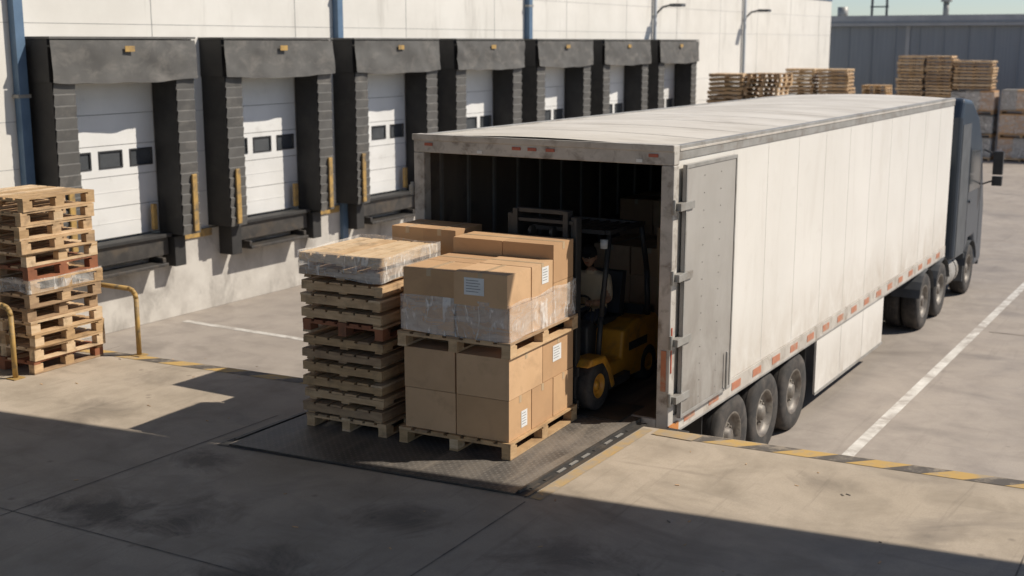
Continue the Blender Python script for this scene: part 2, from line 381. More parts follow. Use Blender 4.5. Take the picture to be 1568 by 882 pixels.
def film_band(mb,T,u0,u1,v0,v1,z0,z1,top=False):
    nz=8; pts=[]
    step=.06
    def seg(a,b,c,d_):
        n=max(2,int(math.hypot(c-a,d_-b)/step)); return [(a+(c-a)*i/n,b+(d_-b)*i/n) for i in range(n)]
    pts=seg(u0,v0,u1,v0)+seg(u1,v0,u1,v1)+seg(u1,v1,u0,v1)+seg(u0,v1,u0,v0)
    rows=[]
    for j in range(nz+1):
        row=[]
        for (u,v) in pts:
            z=z0+(z1-z0)*j/nz
            q=T@Vector((u,v,z)); n=mnoise.noise(q*5)*.008; n2=mnoise.noise(q*2.3+Vector((0,0,5)))*.04
            cu,cv=(u0+u1)/2,(v0+v1)/2; dx,dy=u-cu,v-cv; l=math.hypot(dx,dy)
            zz=z+(n2 if j in(0,nz) else n2*.5)
            row.append(mb.v(T@Vector((u+dx/l*(n+.004),v+dy/l*(n+.004),zz))))
        rows.append(row)
    N=len(pts)
    for j in range(nz):
        for i in range(N): mb.face([rows[j][i],rows[j][(i+1)%N],rows[j+1][(i+1)%N],rows[j+1][i]],'film',True)

pallet_stack('pallet_stack',9.80,7.42,.024,13,1.12,1.0,.146,R(3.5),.016,reds=(7,),wrap=[(1.66,1.915,.014)],style='S',styles={0:'B',7:'B'})
pallet_stack('pallet_stack',9.62,12.62,.004,13,1.12,1.15,.168,R(2),.03,reds=(0,7),wrap=[(1.02,1.19,.02)],shifts={9:(-.05,0),10:(-.06,.02),11:(-.03,0)})

# ------------------------------------------------------------ cartons
def carton(mb,T,u0,u1,v0,v1,z0,z1,tape='u',label=None,c=None):
    g_=.007; c=c or random.choice(cart)
    j=random.uniform(-.006,.006); j2=random.uniform(-.006,.006)
    u0+=g_+j;u1-=g_-j;v0+=g_+j2;v1-=g_-j2;z1-=.005
    mb.box(u0,u1,v0,v1,z0,z1,c,T)
    e=.0022
    if tape=='u':
        m=(v0+v1)/2; mb.box(u0-e,u1+e,m-.025,m+.025,z1+.0005,z1+e,'tape',T)
        mb.box(u0-e,u0-.0005,m-.025,m+.025,z1-.07,z1+.0004,'tape',T)
        mb.box(u0,u1,m-.0025,m+.0025,z1+e+.0003,z1+e+.0012,cart[2],T)
    else:
        m=(u0+u1)/2; mb.box(m-.025,m+.025,v0-e,v1+e,z1+.0005,z1+e,'tape',T)
        mb.box(m-.025,m+.025,v0-e,v0-.0005,z1-.07,z1+.0004,'tape',T)
    if label:
        f,a,zc,w,h_=label
        if f=='u':
            mb.box(u0-.0035,u0-.0028,a-w/2,a+w/2,zc-h_/2,zc+h_/2,'label',T)
            for k in range(5):
                zz=zc+h_*(.34-.16*k); ww=w*(.4 if k%2 else .28)
                mb.box(u0-.0045,u0-.004,a-ww*.8,a+w*.4,zz-h_*.018,zz+h_*.018,'ink',T)
        else:
            mb.box(a-w/2,a+w/2,v0-.0035,v0-.0028,zc-h_/2,zc+h_/2,'label',T)
            for k in range(5):
                zz=zc+h_*(.34-.16*k); ww=w*(.4 if k%2 else .28)
                mb.box(a-w*.4,a+ww*.8,v0-.0045,v0-.004,zz-h_*.018,zz+h_*.018,'ink',T)
TA=frame(9.90,5.98,.024,R(3.5))
ld=empty('carton_pallet_load')
p=MB(); pallet(p,TA@Matrix.Translation((-.03,-.03,0)),1.55,1.28,.165,wood[1]); p.done('lower_pallet',ld)
p=MB(); z0=.168
for k in range(3):
    for s_ in range(2): carton(p,TA,k*.495,(k+1)*.495,s_*.6,(s_+1)*.6,z0,z0+.42,'v',('v',.33,.33,.13,.17) if (k==0 and s_==0) else None,cart[(k*2+s_)%4])
for k in range(2):
    for s_ in range(2): carton(p,TA,k*.743,(k+1)*.743,s_*.6,(s_+1)*.6,z0+.42,z0+.84,'v',('v',1.08,z0+.67,.2,.17) if (k==1 and s_==0) else None,cart[(k+s_*2+1)%4])
p.done('lower_cartons',ld,.006)
zb=z0+.845
p=MB(); pallet(p,TA@Matrix.Translation((-.03,-.03,zb)),1.55,1.28,.155,wood[0]); p.done('upper_pallet',ld)
zc=zb+.158
p=MB()
for k in range(2):
    for s_ in range(2): carton(p,TA,k*.49,(k+1)*.49,s_*.6,(s_+1)*.6,zc,zc+.33,'u',None,cart[(k+s_)%4])
for k in range(2):
    for s_ in range(2):
        lab=None
        if k==0 and s_==0: lab=('u',.37,zc+.52,.22,.17)
        if k==1 and s_==0: lab=('v',.80,zc+.53,.15,.17)
        carton(p,TA,k*.49+(-.025 if (k==0 and s_==0) else 0),(k+1)*.49,s_*.6,(s_+1)*.6,zc+.33,zc+.66-(.012 if s_ else 0),'u' if k==0 else 'v',lab,cart[(k*2+s_*3+1)%4])
for s_ in range(2):
    carton(p,TA,.99,1.48,s_*.6,(s_+1)*.6,zc,zc+.41,'u'); carton(p,TA,.99,1.48,s_*.6,(s_+1)*.6,zc+.41,zc+.81,'v')
p.done('upper_cartons',ld,.006)
p=MB(); film_band(p,TA,-.014,1.495,-.012,1.212,zc+.0,zc+.37); p.done('stretch_wrap',ld)

ld2=empty('carton_pallet_load')
TC=frame(11.08,7.36,.024,R(2))
p=MB(); pallet(p,TC@Matrix.Translation((-.02,-.02,0)),.62,.9,.15,wood[1]); p.done('base_pallet',ld2)
p=MB()
zz=.152
for r_ in range(5):
    for s_ in range(2): carton(p,TC,0,.58,s_*.43,(s_+1)*.43,zz,zz+.37,'u')
    zz+=.37
p.done('cartons',ld2,.006)

ld3=empty('carton_pallet_load')
for (cx,cy,n) in ((14.3,5.35,4),(14.9,6.55,3),(15.6,5.4,5),(16.8,7.1,4)):
    T=frame(cx,cy,.05,0)
    p=MB(); pallet(p,T,1.1,1.1,.15,wood[2]); p.done('pallet',ld3)
    p=MB()
    for r_ in range(n):
        for a in range(2):
            for b in range(2): carton(p,T,a*.55,(a+1)*.55,b*.55,(b+1)*.55,.15+r_*.38,.15+(r_+1)*.38,'u')
    p.done('cartons',ld3,.006)

# ------------------------------------------------------------ trailer
tr=empty('semi_trailer')
X0,X1,Y0,Y1,ZT=11.85,25.3,5.17,8.43,2.97
p=MB()
p.box(X0+.1,X1,Y0,Y0+.04,.06,ZT-.14,'trw'); p.box(X0+.1,X1,Y1-.04,Y1,.06,ZT-.14,'trw')
p.box(X1-.05,X1-.002,Y0+.042,Y1-.042,.0,ZT-.14,'trw')
p.done('side_walls',tr)
p=MB()
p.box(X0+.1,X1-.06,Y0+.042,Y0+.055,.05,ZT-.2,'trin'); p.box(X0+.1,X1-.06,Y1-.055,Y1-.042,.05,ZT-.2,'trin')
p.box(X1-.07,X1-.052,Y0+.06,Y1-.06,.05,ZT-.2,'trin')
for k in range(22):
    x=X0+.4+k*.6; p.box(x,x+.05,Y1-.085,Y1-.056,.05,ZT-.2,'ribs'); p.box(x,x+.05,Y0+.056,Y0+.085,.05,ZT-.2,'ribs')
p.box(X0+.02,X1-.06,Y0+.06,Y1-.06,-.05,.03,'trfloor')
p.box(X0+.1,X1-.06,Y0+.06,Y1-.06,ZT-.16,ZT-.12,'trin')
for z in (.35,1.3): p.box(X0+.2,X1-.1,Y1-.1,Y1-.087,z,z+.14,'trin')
p.done('interior_lining',tr)
p=MB()
n=8
c=lambda y: ZT-.02+.05*math.sin(math.pi*(y-Y0)/(Y1-Y0))
for i in range(n):
    y0=Y0+.06+(Y1-Y0-.12)*i/n; y1=Y0+.06+(Y1-Y0-.12)*(i+1)/n
    p.quad([(X0+.02,y0,c(y0)),(X1,y0,c(y0)),(X1,y1,c(y1)),(X0+.02,y1,c(y1))],'troof')
for k in range(1,11):
    x=X0+k*1.22
    for i in range(n):
        y0=Y0+.08+(Y1-Y0-.16)*i/n; y1=Y0+.08+(Y1-Y0-.16)*(i+1)/n
        p.quad([(x,y0,c(y0)+.004),(x+.025,y0,c(y0)+.004),(x+.025,y1,c(y1)+.004),(x,y1,c(y1)+.004)],'trrail')
p.done('roof',tr)
p=MB()
for y0,y1 in ((Y0-.012,Y0+.07),(Y1-.07,Y1+.012)):
    p.box(X0+.12,X1+.01,y0,y1,ZT-.15,ZT,'galv')
    p.box(X0+.12,X1+.01,y0-.008 if y0<6 else y0,y1 if y0<6 else y1+.008,ZT-.06,ZT-.035,'trrail')
    p.box(X0+.12,X1+.01,y0,y1,-.16,.055,'trrail')
    p.box(X0+.12,X1+.01,y0-.006 if y0<6 else y0,y1 if y0<6 else y1+.006,-.165,-.14,'galv')
p.done('top_and_bottom_rails',tr,.004)
p=MB()
x=X0+1.7
while x<X1-.2:
    p.box(x,x+.008,Y0-.0018,Y0-.0005,.06,ZT-.152,'trseam')
    for r_ in range(16):
        z=.12+r_*.175; p.box(x+.02,x+.027,Y0-.003,Y0-.0005,z,z+.007,'trseam')
    x+=1.18
p.done('panel_seams',tr)
p=MB()
x=X0+.42; i=0
while x<X1-.5:
    p.box(x,x+.30,Y0-.0165,Y0-.0125,-.095,.0,'redtape')
    x+=.72 ; i+=1
p.done('reflector_tape',tr)
p=MB()
fx0,fx1=X0-.02,X0+.12
p.box(fx0,fx1,Y0-.015,Y0+.13,-.2,ZT-.201,'trframe'); p.box(fx0,fx1,Y1-.13,Y1+.015,-.2,ZT-.201,'trframe')
p.box(fx0,fx1,Y0-.015,Y1+.015,ZT-.20,ZT+.01,'trframe')
p.box(fx0-.03,fx0-.002,Y0-.02,Y1+.02,ZT-.06,ZT+.014,'trrail')
p.box(fx0+.002,fx1,Y0+.132,Y1-.132,-.2,.025,'trframe')
p.done('rear_frame',tr,.012)
p=MB()
for y in (Y0+.22,6.62,6.85,7.05,Y1-.2):
    p.box(fx0-.012,fx0-.002,y-.055,y+.055,ZT-.12,ZT-.085,'red')
for y in (Y0+.38,Y1-.9): p.box(fx0-.012,fx0-.002,y-.035,y+.035,ZT-.18,ZT-.145,'label')
p.box(fx0+.0,fx1+.12,Y0-.03,Y0-.016,-.14,-.03,'orange')
p.box(fx0+.02,fx0+.05,Y0-.022,Y0-.016,.55,1.05,'red')
p.box(fx0-.012,fx0-.001,Y0+.02,Y0+.08,.35,.8,'redtape')
p.done('marker_lamps',tr,.004)
for side,yy in ((-1,Y0),(1,Y1)):
    p=MB()
    a,b=(yy-.075,yy-.035) if side<0 else (yy+.035,yy+.075)
    dx0,dx1=X0+.16,X0+1.62
    p.box(dx0,dx1,a,b,.02,ZT-.2,'trdoor')
    o=a if side<0 else b; s_=-1 if side<0 else 1
    lo,hi=sorted((o+s_*.001,o+s_*.009))
    for (u0,u1,v0,v1) in ((dx0,dx1,.02,.06),(dx0,dx1,ZT-.24,ZT-.2),(dx0,dx0+.035,.061,ZT-.241),(dx1-.035,dx1,.061,ZT-.241)):
        p.box(u0,u1,lo,hi,v0,v1,'galv')
    for r_ in range(14):
        z=.15+r_*.19
        for xx in (dx0+.018,dx1-.018,dx0+.5,dx0+.98): p.cyl((xx,o+s_*.001,z),(xx,o+s_*.010,z),.006,'galv',6)
    for z in (.22,.85,1.55,2.3):
        p.box(X0-.01,dx0+.2,yy-.10 if side<0 else yy+.02,yy-.02 if side<0 else yy+.10,z,z+.08,'galv')
        p.cyl((X0-.035,yy+s_*.03,z-.03),(X0-.035,yy+s_*.03,z+.12),.022,'galv',8)
    p.cyl((dx1-.2,o+s_*.03,.05),(dx1-.2,o+s_*.03,.5),.014,'galv',8)
    p.done('rear_door',tr,.003)
p=MB()
for y in (6.1,7.4): p.box(X0+.3,X1-.3,y,y+.12,-.52,-.17,'under')
k=X0+.4
while k<X1: p.box(k,k+.06,Y0+.1,Y1-.1,-.168,-.06,'under'); k+=.6
for x in (13.95,15.1,16.3):
    p.cyl((x,5.5,-.75),(x,8.1,-.75),.07,'under',12)
    p.box(x-.35,x+.3,6.0,6.35,-.66,-.5,'under'); p.box(x-.35,x+.3,7.25,7.6,-.66,-.5,'under')
for y in (5.9,7.7):
    p.box(20.9,21.05,y-.07,y+.07,-1.2,-.17,'galv'); p.box(20.8,21.15,y-.15,y+.15,YZ+.003,-1.2,'galv')
p.box(12.15,12.25,Y0+.15,Y1-.15,-.8,-.68,'trframe'); 
for y in (5.9,7.6): p.box(12.15,12.23,y,y+.08,-.68,-.17,'trframe')
for y in (5.3,7.75): p.box(13.15,13.17,y,y+.55,-.95,-.2,'black'); p.box(17.0,17.02,y,y+.55,-.95,-.2,'black')
p.done('chassis',tr,.005)
p=MB()
p.box(17.1,20.75,Y0+.0,Y0+.03,-.98,-.17,'trskirt'); p.box(17.1,20.75,Y1-.03,Y1,-.98,-.17,'trskirt')
p.box(17.08,20.77,Y0-.012,Y0-.002,-.99,-.95,'galv')
for x in (18.3,19.5): p.box(x,x+.012,Y0-.003,Y0-.001,-.95,-.17,'trseam')
p.done('side_skirt',tr)
p=MB()
for x in (13.95,15.12,16.32):
    for y,s_ in ((Y0+.2,-1),(Y1-.2,1)):
        wheel(p,x,y,-.75,.55,.3,s_)
        wheel(p,x,y-s_*.34,-.75,.54,.28,s_)
p.done('wheels',tr)

# ------------------------------------------------------------ tractor
tk=empty('semi_truck')
ty0,ty1=5.12,8.3
p=MB()
prof=[(25.95,-.35),(25.95,2.55),(26.1,2.93),(26.9,2.86),(27.7,2.5),(28.2,2.0),(28.65,1.0),(28.85,.5),(28.9,-.75),(28.1,-.8),(28.05,-.35),(27.85,-.08),(27.35,-.08),(27.1,-.35)]
p.prism(prof,ty0,ty1,'cab'); p.done('cab_body',tk,.09,3)
p=MB()
for y,s_ in ((ty0,-1),(ty1,1)):
    a=y+s_*.006
    p.quad([(27.05,a,.95),(28.25,a,.95),(28.0,a,1.75),(27.05,a,1.85)],'glassd')
    for x in (26.98,28.32): p.box(x-.008,x+.008,y+s_*.003 if s_>0 else y-.006,y+.006 if s_>0 else y-.003,-.3,1.9,'under')
    p.box(27.1,27.3,min(a,a+s_*.03),max(a,a+s_*.03),.72,.77,'cabgray')
    p.box(26.05,26.85,min(a,a+s_*.004),max(a,a+s_*.004),-.3,2.4,'cabgray')
    p.cyl((28.3,y+s_*.02,1.75),(28.35,y+s_*.34,1.62),.018,'forkblk',8); p.cyl((28.35,y+s_*.02,1.0),(28.4,y+s_*.34,1.12),.018,'forkblk',8)
    p.box(28.3,28.42,min(y+s_*.22,y+s_*.42),max(y+s_*.22,y+s_*.42),1.22,1.72,'forkblk'); p.box(28.3,28.42,min(y+s_*.22,y+s_*.42),max(y+s_*.22,y+s_*.42),.98,1.18,'forkblk')
p.quad([(28.265,ty0+.15,1.98),(28.265,ty1-.15,1.98),(28.68,ty1-.1,1.02),(28.68,ty0+.1,1.02)],'glassd')
p.box(28.85,28.95,ty0+.05,ty1-.05,-.85,-.3,'cabgray')
for y in (ty0+.1,ty1-.5): p.box(28.955,28.97,y,y+.4,-.5,-.35,'label')
for k in range(4): p.box(28.88,28.91,ty0+.6,ty1-.6,-.1+k*.18,.0+k*.18,'cabgray')
p.done('cab_windows_and_mirrors',tk,.01)
p=MB()
for y in (6.2,7.1): p.box(22.6,28.4,y,y+.1,-.7,-.42,'under')
p.box(23.4,25.2,6.0,7.5,-.42,-.25,'under')
p.cyl((25.45,5.5,-.65),(26.75,5.5,-.65),.34,'galv',24); p.cyl((25.45,7.9,-.65),(26.75,7.9,-.65),.34,'galv',24)
for x in (25.65,26.5): p.cyl((x,5.5,-.65),(x+.05,5.5,-.65),.347,'under',24)
p.box(25.4,25.6,5.3,5.9,-.2,1.6,'cabgray')
p.box(27.05,27.3,ty0+.02,ty0+.3,-.95,-.35,'cabgray')
for x in (23.6,24.95,27.6):
    p.cyl((x,5.4,-.76),(x,8.1,-.76),.08,'under',10)
    for y in (5.35,8.05):
        n=10
        for i in range(n):
            a0=math.pi*(.08+.84*i/n);a1=math.pi*(.08+.84*(i+1)/n)
            q=lambda a,yy,r:(x+r*math.cos(a),yy,-.76+r*math.sin(a))
            p.quad([q(a0,y-.26,.62),q(a1,y-.26,.62),q(a1,y+.26,.62),q(a0,y+.26,.62)],'cabgray')
p.done('chassis_and_tanks',tk)
p=MB()
for x in (23.6,24.95,27.6):
    for y,s_ in ((5.28,-1),(8.12,1)):
        wheel(p,x,y,-.76,.54,.3,s_)
        if x<26: wheel(p,x,y-s_*.34,-.76,.53,.28,s_)
p.done('wheels',tk)

# ------------------------------------------------------------ forklift (faces -X)
fk=empty('forklift')
fy0,fy1,fc=5.98,7.12,6.55
p=MB()
p.prism([(12.12,.20),(12.12,.50),(12.3,.45),(12.62,.45),(12.66,.76),(13.0,.84),(13.55,.82),(13.72,.70),(13.75,.22),(13.5,.17)],fy0+.08,fy1-.08,'fork')
for a,b in ((fy0-.01,fy0+.24),(fy1-.24,fy1+.01)):
    p.prism([(11.62,.56),(11.72,.64),(12.05,.62),(12.2,.45),(12.3,.22),(12.2,.2),(12.1,.40),(11.98,.54)],a,b,'fork')
p.prism([(12.0,.45),(11.98,.92),(12.10,.98),(12.24,.9),(12.2,.45)],fy0+.2,fy1-.2,'forkblk')
p.done('body',fk,.03,3)
p=MB()
p.box(12.15,12.68,fy0+.0,fy0+.078,.20,.30,'forkblk'); p.box(12.15,12.68,fy1-.078,fy1,.20,.30,'forkblk')
p.box(12.8,13.3,fy0+.074,fy0+.079,.5,.6,'forkblk')
p.prism([(13.3,.85),(13.35,.93),(13.62,.88),(13.66,.77),(13.3,.77)],fy0+.15,fy1-.15,'forkblk')
p.prism([(12.66,.81),(12.62,.88),(13.08,.86),(13.1,.82)],fc-.25,fc+.25,'seat')
p.prism([(13.02,.88),(13.13,1.36),(13.23,1.36),(13.16,.83)],fc-.24,fc+.24,'seat')
p.done('seat_and_trim',fk,.02)
p=MB()
for y in (fy0+.1,fy1-.1):
    p.pipe([(12.06,y,.72),(12.12,y,1.15),(12.3,y,2.06)],.03,'forkblk')
    p.pipe([(13.35,y,.95),(13.3,y,1.5),(13.12,y,2.06)],.032,'forkblk')
    p.box(12.26,13.16,y-.03,y+.03,2.05,2.1,'forkblk')
for x in (12.27,13.12): p.box(x-.03,x+.03,fy0+.13,fy1-.13,2.052,2.098,'forkblk')
for k in range(6):
    y=fy0+.24+k*.132; p.box(12.31,13.08,y-.012,y+.012,2.06,2.09,'forkblk')
p.cyl((12.25,fy0+.14,1.9),(12.25,fy0+.14,2.0),.045,'label',12)
p.cyl((12.25,fc,1.02),(12.40,fc,1.18),.022,'forkblk')
cw=Vector((12.41,fc,1.19)); ax=Vector((-.45,0,.9)).normalized(); u=ax.orthogonal().normalized(); w=ax.cross(u)
ring=[cw+(u*math.cos(t)+w*math.sin(t))*.17 for t in [2*math.pi*i/20 for i in range(21)]]
p.pipe(ring,.014,'forkblk',6)
for t in (0,7,13): p.cyl(cw,ring[t],.009,'forkblk',6)
for i in range(3): p.cyl((12.2,fc-.28-.05*i,1.0),(12.26,fc-.28-.05*i,1.2),.008,'forkblk',6)
og=p.done('overhead_guard_and_controls',fk); og.location.z=-.12
p=MB()
for y in (6.16,6.94):
    p.box(11.60,11.72,y-.035,y+.035,.08,2.2,'mast'); p.box(11.56,11.598,y-.055,y-.02,.1,2.2,'mast')
    yi=y+(.08 if y<fc else -.08)
    p.box(11.56,11.68,yi-.03,yi+.03,.12,2.26,'mast')
    p.cyl((11.75,y+(.09 if y<fc else -.09),.3),(11.75,y+(.09 if y<fc else -.09),1.9),.03,'mast',10)
p.box(11.58,11.71,6.15,6.95,2.12,2.16,'mast'); p.box(11.58,11.66,6.24,6.86,2.22,2.265,'mast'); p.box(11.61,11.70,6.2,6.9,1.2,1.27,'mast'); p.box(11.61,11.70,6.2,6.9,.2,.3,'mast')
for y in (6.42,6.68): p.cyl((11.62,y,.3),(11.62,y,2.0),.018,'mast',8)
p.cyl((11.64,6.55,.2),(11.64,6.55,1.85),.04,'mast',10)
for y in (6.42,6.68): p.cyl((11.62,y-.02,2.02),(11.62,y+.02,2.02),.06,'mast',14)
for z in (.12,.48): p.box(11.53,11.555,6.05,7.05,z,z+.1,'mast')
for y in (6.08,6.3,6.52,6.74,6.98): p.box(11.535,11.55,y,y+.03,.58,1.15,'mast')
p.box(11.535,11.555,6.05,7.05,1.15,1.19,'mast')
for y in (6.3,6.75):
    p.box(11.50,11.528,y,y+.11,.055,.6,'mast'); p.box(10.6,11.50,y,y+.11,.075,.105,'mast')
p.done('mast_and_forks',fk,.004)
p=MB()
wheel(p,11.9,fy0+.10,.305,.275,.2,-1,'fork',.5); wheel(p,11.9,fy1-.10,.305,.275,.2,1,'fork',.5)
wheel(p,13.35,fy0+.16,.25,.22,.17,-1,'fork',.5); wheel(p,13.35,fy1-.16,.25,.22,.17,1,'fork',.5)
p.done('wheels',fk)
fk.location.x=-.08

# ------------------------------------------------------------ driver
drv=empty('forklift_driver'); drv.location=(-.10,0,-.12)
def build_skin(name,verts,edges,radii,root,assign,mats,parent,sub=2):
    me=bpy.data.meshes.new(name); me.from_pydata(verts,edges,[]); o=bpy.data.objects.new(name+'_src',me); col.objects.link(o)
    md=o.modifiers.new('skin','SKIN'); md.use_smooth_shade=True
    for i,r in enumerate(radii):
        sv=me.skin_vertices[0].data[i]; sv.radius=r if isinstance(r,tuple) else (r,r); sv.use_root=(i==root)
    s=o.modifiers.new('sub','SUBSURF'); s.levels=sub; s.render_levels=sub
    bpy.context.view_layer.update()
    dg=bpy.context.evaluated_depsgraph_get(); ev=o.evaluated_get(dg); nm=bpy.data.meshes.new_from_object(ev)
    bpy.data.objects.remove(o)
    nm.name=name; nm.materials.clear()
    for m in mats: nm.materials.append(m)
    for pl in nm.polygons: pl.material_index=assign(pl.center); pl.use_smooth=True
    ob=bpy.data.objects.new(name,nm); col.objects.link(ob); ob.parent=parent; return ob
y=fc
V=[(12.88,y,1.05),(12.87,y,1.20),(12.84,y,1.38),(12.80,y,1.50),(12.77,y,1.58)]
E=[(0,1),(1,2),(2,3),(3,4)]
Rr=[(.15,.13),(.14,.115),(.165,.12),(.075,.07),(.055,.055)]
for s_ in (-1,1):
    b=len(V)
    V+=[(12.83,y+s_*.19,1.45),(12.76,y+s_*.255,1.22),(12.56,y+s_*.20,1.20),(12.50,y+s_*.175,1.225)]
    E+=[(2,b),(b,b+1),(b+1,b+2),(b+2,b+3)]; Rr+=[.068,.05,.036,.03]
    b=len(V)
    V+=[(12.82,y+s_*.10,1.04),(12.42,y+s_*.14,1.03),(12.36,y+s_*.14,.66),(12.24,y+s_*.14,.60)]
    E+=[(0,b),(b,b+1),(b+1,b+2),(b+2,b+3)]; Rr+=[.095,.068,.048,.042]
def asg(c):
    if c.z>1.535: return 2
    if c.x<12.74 and c.z>1.12 and c.z<1.32: return 2
    if c.z<.69: return 3
    if c.z<1.10 : return 1
    return 0
build_skin('body_and_clothes',V,E,Rr,0,asg,[M['shirt'],M['pants'],M['skin'],M['cap']],drv)
for s_ in (-1,1):
    hx,hy,hz=12.50,y+s_*.175,1.225
    V=[(hx,hy,hz),(hx-.045,hy-s_*.005,hz+.012),(hx-.075,hy-s_*.008,hz+.02)];E=[(0,1),(1,2)];Rr=[(.028,.02),(.036,.017),(.03,.014)]
    for k,(dy,l) in enumerate(((-.03,.030),(-.010,.034),(.010,.031),(.03,.024))):
        b=len(V); bx=hx-.078; 
        V+=[(bx,hy+dy,hz+.022),(bx-l,hy+dy*1.05,hz+.012),(bx-l-.008,hy+dy*1.05,hz-.014),(bx-l+.010,hy+dy,hz-.03)]
        E+=[(2,b),(b,b+1),(b+1,b+2),(b+2,b+3)]; Rr+=[.010,.0095,.009,.008]
    b=len(V); V+=[(hx-.03,hy-s_*.045,hz-.002),(hx-.06,hy-s_*.06,hz-.018)];E+=[(1,b),(b,b+1)];Rr+=[.011,.009]
    build_skin('hand',V,E,Rr,0,lambda c:0,[M['skin']],drv,1)
hd=MB(frame(12.745,y,1.70,R(6))@Matrix.Rotation(R(-6),4,'Y'))
hd.ball((0,0,0),.105,'skin',24,18,(.95,.76,1.12))
for v in hd.bm.verts:
    l=hd.T.inverted()@v.co
    if l.z<-.02:
        t=min(1,(-l.z-.02)/.1); l.y*=1-.28*t; l.x=l.x*(1-.15*t)-.012*t
    if l.x<-.06: l.x=-.06+(l.x+.06)*.6
    v.co=hd.T@l
hd.prism([(-.085,.015),(-.112,-.022),(-.085,-.026)],-.012,.012,'skin')
for s_ in (-1,1):
    hd.ball((-.083,s_*.030,.012),.010,'label',8,6); hd.ball((-.091,s_*.030,.012),.005,'hair',6,4)
    hd.ball((0.005,s_*.082,-.005),.026,'skin',8,6,(.7,.35,1.1)); hd.box(-.094,-.083,s_*.03-.014,s_*.03+.014,.026,.032,'hair')
hd.box(-.090,-.080,-.022,.022,-.055,-.048,M['red'])
hd.ball((.018,0,.02),.108,'hair',20,12,(.93,.80,1.05))
hd.ball((.002,0,.045),.108,'cap',20,12,(1.0,.84,.82))
hd.prism([(-.09,.062),(-.175,.045),(-.175,.04),(-.09,.052)],-.065,.065,'cap')
hd.done('head_with_cap',drv)

# ------------------------------------------------------------ white dock building
bd=empty('dock_warehouse_building')
WY=18.1; BX0,BX1=-12.,59.6; ZR=7.2
S0,PITCH,NS=14.1,4.08,7
doors=[S0+PITCH*i for i in range(NS)]
p=MB()
xs=[BX0]
for s in doors: xs+=[s+.5,s+2.85]
xs.append(BX1)
for i in range(0,len(xs),2): p.box(xs[i],xs[i+1],WY,WY+.3,.35,3.3,'wall')
p.box(BX0,BX1,WY,WY+.3,3.3,ZR,'wall')
p.box(BX1-.3,BX1,WY+.302,45,YZ,ZR,'wall'); p.box(BX0,BX0+.3,WY+.302,45,YZ,ZR,'wall')
p.box(BX0,BX1,WY+.302,45,ZR-.4,ZR-.3,'grayroof')
p.done('walls',bd)
p=MB(); p.box(BX0,BX1,WY-.06,WY+.28,YZ,.345,'base'); p.done('wall_base',bd,.01)
p=MB()
x=BX0+.4
while x<BX1: p.box(x-.010,x+.010,WY-.003,WY-.0005,.36,ZR,'groove'); x+=PITCH
for z in (1.1,1.9,2.7,4.35,5.2):
    a=BX0
    for s in doors+[BX1-.5]:
        p.box(a,s+.5,WY-.003,WY-.0008,z-.005,z+.005,'groove'); a=s+2.85 if z<3.3 else s+.5
p.done('panel_joints',bd)
p=MB(); p.box(BX0,BX1,WY-.03,WY-.006,5.95,6.2,'blue'); p.box(BX0,BX1+.05,WY-.08,WY+.35,ZR,ZR+.12,'grayroof'); p.done('blue_band_and_coping',bd)
for i in range(6):
    x=13.9+8.5*i
    if x>BX1: break
    if i<3:
        p=MB(); p.box(x-.09,x+.09,WY-.16,WY-.008,-.6,ZR,'blue'); 
        for z in (1.2,3.1,5.0): p.box(x-.13,x+.13,WY-.17,WY-.01,z,z+.06,'galv')
        p.done('blue_downpipe',bd)
    elif i<5:
        p=MB(); p.cyl((x,WY-.09,-.5),(x,WY-.09,ZR),.06,'grayroof',10)
        p.pipe([(x+.15,WY-.03,4.95),(x+.15,WY-.3,5.2),(x+.15,WY-.7,5.28)],.035,'cabgray'); p.box(x-.02,x+.32,WY-1.05,WY-.62,5.2,5.3,'cabgray'); p.done('wall_lamp_and_pipe',bd)
DO=WY-.09
